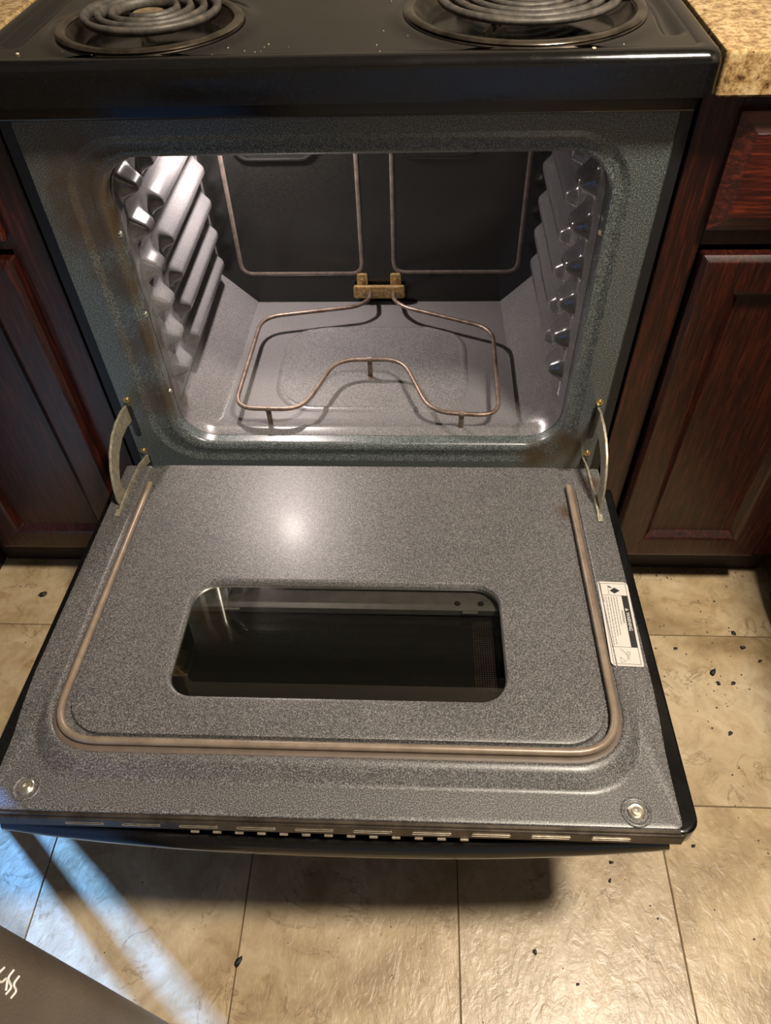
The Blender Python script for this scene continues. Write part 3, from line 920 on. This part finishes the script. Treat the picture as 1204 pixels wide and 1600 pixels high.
# warning sticker: paper, ink bar, rules, marks and wording merged into one flat mesh
def sticker():
    # sticker frame: u runs from far to near (-y), v runs towards +x (top of the text)
    L_, H_ = 0.1285, 0.0375
    bm = bmesh.new()
    def P(u, v, z): return (-0.0182 + v + 0.0 , -u, z)
    def poly(pts, z, mi):
        f = bm.faces.new([bm.verts.new(P(u, v, z)) for u, v in pts]); f.material_index = mi
    def rect(u0, u1, v0, v1, z, mi): poly([(u0, v0), (u1, v0), (u1, v1), (u0, v1)], z, mi)
    p = [(a, b) for a, b in rrect(0, L_, 0, H_, (0.002, 0.006, 0.002, 0.006), 6)]
    top = [bm.verts.new(P(u, v, 0.00035)) for u, v in p]
    bot = [bm.verts.new(P(u, v, 0.0)) for u, v in p]
    bm.faces.new(top)
    for i in range(len(p)):
        j = (i + 1) % len(p)
        bm.faces.new((bot[i], bot[j], top[j], top[i]))
    z1, z2, z3 = 0.00045, 0.00055, 0.00065
    def rule(u0, v0, u1, v1, w_, mi=1):
        d = Vector((u1 - u0, v1 - v0)); n_ = Vector((-d.y, d.x)).normalized() * w_ / 2
        poly([(u0 - n_.x, v0 - n_.y), (u1 - n_.x, v1 - n_.y), (u1 + n_.x, v1 + n_.y), (u0 + n_.x, v0 + n_.y)], z1, mi)
    m_ = 0.0030
    for a in ((m_, m_, L_ - m_, m_), (m_, H_ - m_, L_ - m_, H_ - m_), (m_, m_, m_, H_ - m_), (L_ - m_, m_, L_ - m_, H_ - m_),
              (0.0225, m_, 0.0225, H_ - m_), (L_ - 0.0270, m_, L_ - 0.0270, H_ - m_)):
        rule(*a, 0.0005)
    rect(0.0225, L_ - 0.0270, H_ - 0.0105, H_ - 0.0030, z2, 1)      # black band
    # tipping mark: solid diamond, small wedge and line
    cu, cv_ = 0.0145, 0.0195
    poly([(cu - 0.0048, cv_ + 0.0005), (cu + 0.0002, cv_ - 0.0060), (cu + 0.0050, cv_ - 0.0005), (cu, cv_ + 0.0068)], z2, 1)
    poly([(0.0065, 0.0125), (0.0105, 0.0180), (0.0098, 0.0128)], z2, 1)
    rule(0.0055, 0.0120, 0.0210, 0.0120, 0.0004)
    # anti-tip sketch at the near end
    u0 = L_ - 0.0265
    arc = [(u0 + 0.002 + 0.016 * t_, 0.0135 + 0.0045 * math.sin(2.6 * t_) + 0.004 * t_) for t_ in [k / 8 for k in range(9)]]
    for a, b in zip(arc, arc[1:]): rule(*a, *b, 0.0006, 2)
    for a in ((u0 + .014, .012, u0 + .020, .018), (u0 + .020, .018, u0 + .0215, .012), (u0 + .0215, .012, u0 + .014, .012), (u0 + .006, .021, u0 + .010, .021),
              (u0 + .006, .024, u0 + .010, .024), (u0 + .006, .021, u0 + .006, .024), (u0 + .010, .021, u0 + .010, .024), (u0 + .010, .0225, u0 + .018, .0225)):
        rule(*a, 0.0004, 2)
    # fine print: rows of short dashes
    rnd = random.Random(3)
    rows = [(0.0205, 0.048), (0.0172, 0.062), (0.0139, 0.066), (0.0106, 0.078), (0.0073, 0.080), (0.0043, 0.012)]
    for v, ln in rows:
        u = 0.0250
        while u < 0.0250 + ln - 0.005:
            w_ = rnd.uniform(0.002, 0.006)
            rule(u, v, min(u + w_, L_ - 0.029), v, 0.0007, 2)
            u += w_ + 0.0009
    for v in (0.0237, 0.0249):
        rule(0.046, v, 0.066, v, 0.0006, 2)
    # WARNING wordmark with its triangle, white on the band
    def text(s, u, v, size, mi, z):
        cu_ = bpy.data.curves.new('t', 'FONT')
        cu_.body = s; cu_.size = size; cu_.offset = size * 0.018
        to = bpy.data.objects.new('t', cu_)
        COL.objects.link(to)
        dg = bpy.context.evaluated_depsgraph_get(); dg.update()
        me = bpy.data.meshes.new_from_object(to.evaluated_get(dg))
        base = [bm.verts.new(P(u + w_.co.x, v + w_.co.y, z)) for w_ in me.vertices]
        for pl in me.polygons:
            try: bm.faces.new([base[i] for i in pl.vertices]).material_index = mi
            except ValueError: pass
        bpy.data.objects.remove(to, do_unlink=True)
        bpy.data.curves.remove(cu_); bpy.data.meshes.remove(me)
    text('WARNING', 0.0490, H_ - 0.0088, 0.0058, 0, z3)
    poly([(0.0425, H_ - 0.0088), (0.0472, H_ - 0.0088), (0.04485, H_ - 0.0046)], z3, 0)
    poly([(0.04455, H_ - 0.0078), (0.04515, H_ - 0.0078), (0.04515, H_ - 0.0058), (0.04455, H_ - 0.0058)], z3 + 0.0001, 1)
    for f in bm.faces:
        f.normal_update()
        if f.normal.z < -0.5: f.normal_flip()
    me = bpy.data.meshes.new('warning_label')
    bm.to_mesh(me); bm.free()
    o = link('warning_label', me, [M['paper'], M['ink'], M['ink_grey']], door, 0)
    o.location = (0.3405, -0.2255, -0.0001)
    o.rotation_euler = (0, 0, R(-2.0))
    o['label'] = 'white warning sticker with black band'
    return o
sticker()

# ------------------------------------------------------------------ hinge arms (curved flat steel in the y-z plane)
armL = [(0.020, 0.446), (-0.018, 0.458), (-0.045, 0.459), (-0.070, 0.455), (-0.092, 0.443), (-0.108, 0.425), (-0.119, 0.402), (-0.124, 0.378), (-0.122, 0.366),
        (-0.090, 0.360), (-0.096, 0.372), (-0.101, 0.384), (-0.096, 0.397), (-0.086, 0.409), (-0.070, 0.423), (-0.048, 0.430), (-0.022, 0.430), (0.020, 0.416)]
for xa, xb in ((-0.3490, -0.3455), (0.3465, 0.3500)):
    arm = prism('hinge_arm', armL, xa, xb, M['hinge'], rng, 0.0006)
    s = -1 if xa < 0 else 1
    xi = xb if s < 0 else xa
    # lower link running along the door in its groove
    lk = [(0.012, 0.347), (-0.035, 0.3645), (-0.090, 0.3700), (-0.128, 0.3725), (-0.138, 0.3700), (-0.138, 0.366), (-0.090, 0.3615), (-0.035, 0.352), (0.012, 0.330)]
    prism('hinge_link', lk, xi - 0.0015 * s, xi - 0.0045 * s, M['hinge'], arm, 0.0005)
    bm = bmesh.new()
    add_box(bm, min(xi - 0.005 * s, xi + 0.002 * s), max(xi - 0.005 * s, xi + 0.002 * s), -0.147, -0.134, 0.3695, 0.3712, 0.0005, 1)
    from_bm('hinge_foot', bm, M['hinge'], arm)

# ------------------------------------------------------------------ cabinets
def framed_panel(name, x0, x1, z0, z1, yf, th, st, parent, axis_mats, raised=0.0, label=None):
    """overlay door or drawer front in the x-z plane facing -y: outer bevel, frame, sloped moulding, inset panel"""
    bm = bmesh.new()
    rc = lambda g, y: xz(rrect(x0 + g, x1 - g, z0 + g, z1 - g, 0.0015, 1), y)
    loft(bm, [rc(0.0, yf + th), rc(0.0, yf + 0.006), rc(0.006, yf + 0.001), rc(0.009, yf), rc(st - 0.006, yf), rc(st, yf + 0.003)], cap0=True)
    o = from_bm(name, bm, axis_mats[0], parent, 25)
    if label: o['label'] = label
    bm = bmesh.new()
    loft(bm, [rc(st, yf + 0.003), rc(st + 0.010, yf + 0.0125), rc(st + 0.012, yf + 0.0125)] +
         ([rc(st + 0.045, yf + 0.008 - raised)] if raised else []), cap1=True)
    from_bm('inset_panel', bm, axis_mats[1], o, 25)
    return o

YF = 0.004           # front plane of doors and drawers
def base_cabinet(name, label, x0, x1, door_x, parts, toe_x=None):
    c = empty(name, ((x0 + x1) / 2, 0.3, 0))
    tag(c, label, 'cabinet')
    inv = Matrix.Translation(-Vector(c.location))
    made = []
    bm = bmesh.new()
    add_box(bm, x0, x0 + 0.018, YF + 0.022, 0.64, 0.09, 0.868)
    add_box(bm, x1 - 0.018, x1, YF + 0.022, 0.64, 0.09, 0.868)
    add_box(bm, x0 + 0.018, x1 - 0.018, YF + 0.03, 0.64, 0.09, 0.108)
    add_box(bm, x0 + 0.018, x1 - 0.018, 0.625, 0.64, 0.108, 0.868)
    made.append(from_bm('carcass', bm, M['wood_v'], None))
    sw = 0.045
    bm = bmesh.new()
    y0, y1 = YF + 0.0195, YF + 0.040
    add_box(bm, x0, x0 + sw, y0, y1, 0.085, 0.868, 0.0012, 1)
    add_box(bm, x1 - sw, x1, y0, y1, 0.085, 0.868, 0.0012, 1)
    add_box(bm, x0 + sw, x1 - sw, y0, y1, 0.845, 0.868, 0.001, 1)
    add_box(bm, x0 + sw, x1 - sw, y0, y1, 0.690, 0.722, 0.001, 1)
    add_box(bm, x0 + sw, x1 - sw, y0, y1, 0.085, 0.118, 0.001, 1)
    made.append(from_bm('face_frame', bm, M['wood_v'], None))
    bm = bmesh.new()
    tx0 = x0 if toe_x is None else toe_x
    add_box(bm, tx0, x1, 0.056, 0.070, 0.0, 0.088)
    made.append(from_bm('toe_kick', bm, M['toe'], None))
    for kind, px0, px1, pz0, pz1 in parts:
        if kind == 'door':
            made.append(framed_panel('cabinet_door', px0, px1, pz0, pz1, YF, 0.019, 0.052, None, (M['wood_v'], M['wood_v']), 0.0))
        else:
            bm = bmesh.new()
            rc = lambda g, y: xz(rrect(px0 + g, px1 - g, pz0 + g, pz1 - g, 0.0012, 1), y)
            loft(bm, [rc(0.0, YF + 0.019), rc(0.0, YF + 0.010), rc(0.003, YF + 0.0085), rc(0.0185, YF + 0.001), rc(0.020, YF)], cap0=True, cap1=True)
            made.append(from_bm('drawer_front', bm, M['wood_h_lit'], None, 20))
    for o in made:
        o.parent = c
        o.matrix_parent_inverse = inv
    return c
base_cabinet('base_cabinet', 'dark cherry wood base cabinet right of the range under the granite counter', 0.3845, 0.744, 0.43,
             [('door', 0.432, 0.690, 0.098, 0.684), ('drawer', 0.427, 0.690, 0.714, 0.846)])
base_cabinet('base_cabinet', 'shadowed dark cherry wood base cabinet left of the range', -0.740, -0.3845, -0.43,
             [('door', -0.690, -0.428, 0.098, 0.684), ('drawer', -0.690, -0.428, 0.706, 0.842)])
# perpendicular run in the right-hand corner
pc = empty('corner_cabinet', (1.04, -0.4, 0))
tag(pc, 'dark wood cabinet turned sideways in the corner at the right edge', 'cabinet')
def pbox(name, *a, mat='wood_v', bev=0.0015):
    o = box(name, *a, M[mat], None, bev, 1)
    o.parent = pc
    o.matrix_parent_inverse = Matrix.Translation(-Vector(pc.location))
    return o
pbox('carcass', 0.768, 1.355, -1.20, -0.004, 0.0, 0.868)
pbox('face_frame', 0.7465, 0.768, -1.20, -0.004, 0.0, 0.868)
pd = pbox('cabinet_door', 0.728, 0.7465, -0.56, -0.050, 0.098, 0.694, bev=0.005)
pbox('cabinet_door', 0.728, 0.7465, -1.12, -0.585, 0.098, 0.694, bev=0.005)
pbox('drawer_front', 0.728, 0.7465, -0.56, -0.050, 0.714, 0.846, bev=0.005, mat='wood_v')
hg = tube('door_hinge', [(0.7262, -0.046, 0.145), (0.7262, -0.046, 0.185)], 0.0032, M['brass'], None, 10)
hg.parent = pd
hg.matrix_parent_inverse = Matrix.Translation(-Vector(pc.location))

# granite counters
def counter(label, x0, x1, y0, y1):
    bm = bmesh.new()
    c = lambda g, z: [(x, y, z) for x, y in rrect(x0 + g, x1 - g, y0 + g, y1 - g, 0.004, 3)]
    loft(bm, [c(0.003, 0.868), c(0.0, 0.871), c(0.0, 0.9065), c(0.0012, 0.9095), c(0.004, 0.911)], cap0=True, cap1=True)
    return tag(from_bm('granite_countertop', bm, M['granite'], None, 40), label, 'countertop')
counter('gold granite countertop right of the range over the cherry cabinet', 0.3845, 1.355, -0.012, 0.66)
counter('gold granite countertop left of the range, only a sliver showing', -0.742, -0.3845, -0.012, 0.66)

# ------------------------------------------------------------------ grey plastic bin at the lower left
bn = empty('plastic_bin', (-0.385, -0.86, 0))
tag(bn, 'brownish grey textured plastic bin with rounded edge, cut off at lower left corner', 'bin')
bm = bmesh.new()
bx0, bx1, by0, by1 = -0.150, 0.176, -0.165, 0.160
bq = lambda g, z: [(x, y, z) for x, y in rrect(bx0 + g, bx1 - g, by0 + g, by1 - g, max(0.004, 0.030 - g), 10)]
loft(bm, [bq(0.010, 0.001), bq(0.004, 0.004), bq(0.003, 0.012), bq(0.0, 0.60), bq(-0.004, 0.606), bq(-0.004, 0.628), bq(0.0, 0.632), bq(0.004, 0.628), bq(0.006, 0.60), bq(0.010, 0.03)], cap0=True, cap1=True)
bb = from_bm('bin_body', bm, M['bin'], bn, 40)
# loose white script mark on its side
for pts in ([(0.128, 0.540), (0.122, 0.548), (0.118, 0.538), (0.124, 0.530), (0.116, 0.526)], [(0.129, 0.524), (0.123, 0.530), (0.119, 0.518), (0.114, 0.524)],
            [(0.127, 0.512), (0.121, 0.518), (0.118, 0.508), (0.113, 0.514)]):
    tube('white_mark', fillet([(bx1 + 0.0001, y, z) for y, z in pts], 0.006, 5), 0.0009, M['white_print'], bn, 6)

# ------------------------------------------------------------------ charred crumbs on the floor
def crumb_mesh(seed, flat=0.35):
    rnd = random.Random(seed)
    bm = bmesh.new()
    bmesh.ops.create_icosphere(bm, subdivisions=2, radius=1.0)
    off = Vector((seed * 3.1, seed * 1.7, 0))
    for v in bm.verts:
        k = 0.75 + 0.9 * noise.noise(v.co * 1.3 + off)
        v.co = Vector((v.co.x * k * rnd.uniform(0.9, 1.1), v.co.y * k * 0.7, v.co.z * flat * (0.8 + 0.4 * k)))
    zmin = min(v.co.z for v in bm.verts)
    for v in bm.verts: v.co.z -= zmin
    me = bpy.data.meshes.new('charred_crumb')
    bm.to_mesh(me); bm.free()
    me.materials.append(M['crumb'])
    me.shade_smooth()
    return me
CM = [crumb_mesh(s) for s in range(1, 6)]
crumbs = [(-0.149, -0.632, 0.0075, 0.9, 'largest black charred flake on the floor in front of the door, beside a tile seam'),
          (-0.636, -0.032, 0.0090, 0.3, 'big black charred flake on the floor below the left cabinet'),
          (0.256, -0.607, 0.0045, 1.4, 'black crumb on the third tile in front of the door'),
          (0.309, -0.643, 0.0028, 0.2, 'small black crumb nearest the bottom edge, right of the door centre'),
          (0.378, -0.488, 0.0036, 0.0, 'flat black crumb just in front of the door handle at right'),
          (0.372, -0.513, 0.0034, 1.0, 'round black crumb second in front of the door handle at right'),
          (0.502, -0.462, 0.0036, 0.5, 'black crumb off the right front corner of the door'),
          (0.603, -0.284, 0.0052, 0.4, 'round black crumb alone on the tile right of the door'),
          (0.659, -0.092, 0.0055, 1.9, 'black crumb lying on the tile seam below the right cabinet'),
          (0.668, -0.121, 0.0055, 0.2, 'black crumb just in front of the seam below the right cabinet'),
          (0.603, -0.172, 0.0078, 0.8, 'biggest black crumb of the cluster right of the warning sticker'),
          (0.607, -0.193, 0.0048, 2.0, 'lower left black crumb of the cluster right of the warning sticker'),
          (0.632, -0.193, 0.0052, 0.1, 'lower right black crumb of the cluster right of the warning sticker'),
          (0.549, -0.126, 0.0045, 0.2, 'thin black crumb left of the cluster by the warning sticker'),
          (0.475, -0.108, 0.0042, 0.7, 'black crumb closest to the warning sticker'),
          (0.690, -0.148, 0.0042, 0.3, 'small black crumb at right near the yellow floor stain')]
for k, (x, y, s, a, lb) in enumerate(crumbs):
    o = bpy.data.objects.new('charred_crumb', CM[k % 5])
    COL.objects.link(o)
    o.location = (x, y, 0.0)
    o.scale = (s, s, s * 0.8)
    o.rotation_euler = (0, 0, a)
    tag(o, lb, 'crumb', 'charred crumbs on the floor')
bm = bmesh.new()
rnd = random.Random(11)
def spk(x, y, s):
    if x > 0.735: return
    bmesh.ops.create_icosphere(bm, subdivisions=1, radius=s, matrix=Matrix.Translation((x, y, s * 0.25)) @ Matrix.Rotation(rnd.uniform(0, 3), 4, 'Z') @ Matrix.Diagonal((1, rnd.uniform(0.4, 1), 0.4, 1)))
for k in range(60): spk(rnd.gauss(0.60, 0.07), rnd.gauss(-0.16, 0.09), rnd.uniform(0.0007, 0.0022))
for k in range(70): spk(rnd.uniform(0.40, 0.72), rnd.uniform(-0.60, 0.04), rnd.uniform(0.0007, 0.0019))
for k in range(45): spk(rnd.uniform(0.40, 0.72), rnd.gauss(0.040, 0.006), rnd.uniform(0.0008, 0.0022))
for k in range(45): spk(rnd.uniform(-0.35, 0.40), rnd.uniform(-0.74, -0.46), rnd.uniform(0.0006, 0.0015))
for k in range(12): spk(rnd.uniform(-0.72, -0.55), rnd.uniform(-0.30, 0.02), rnd.uniform(0.0008, 0.0018))
tag(from_bm('floor_specks', bm, M['crumb'], None, 0), 'tiny scattered black specks and crumbs across the beige floor', 'crumbs', None, 'stuff')
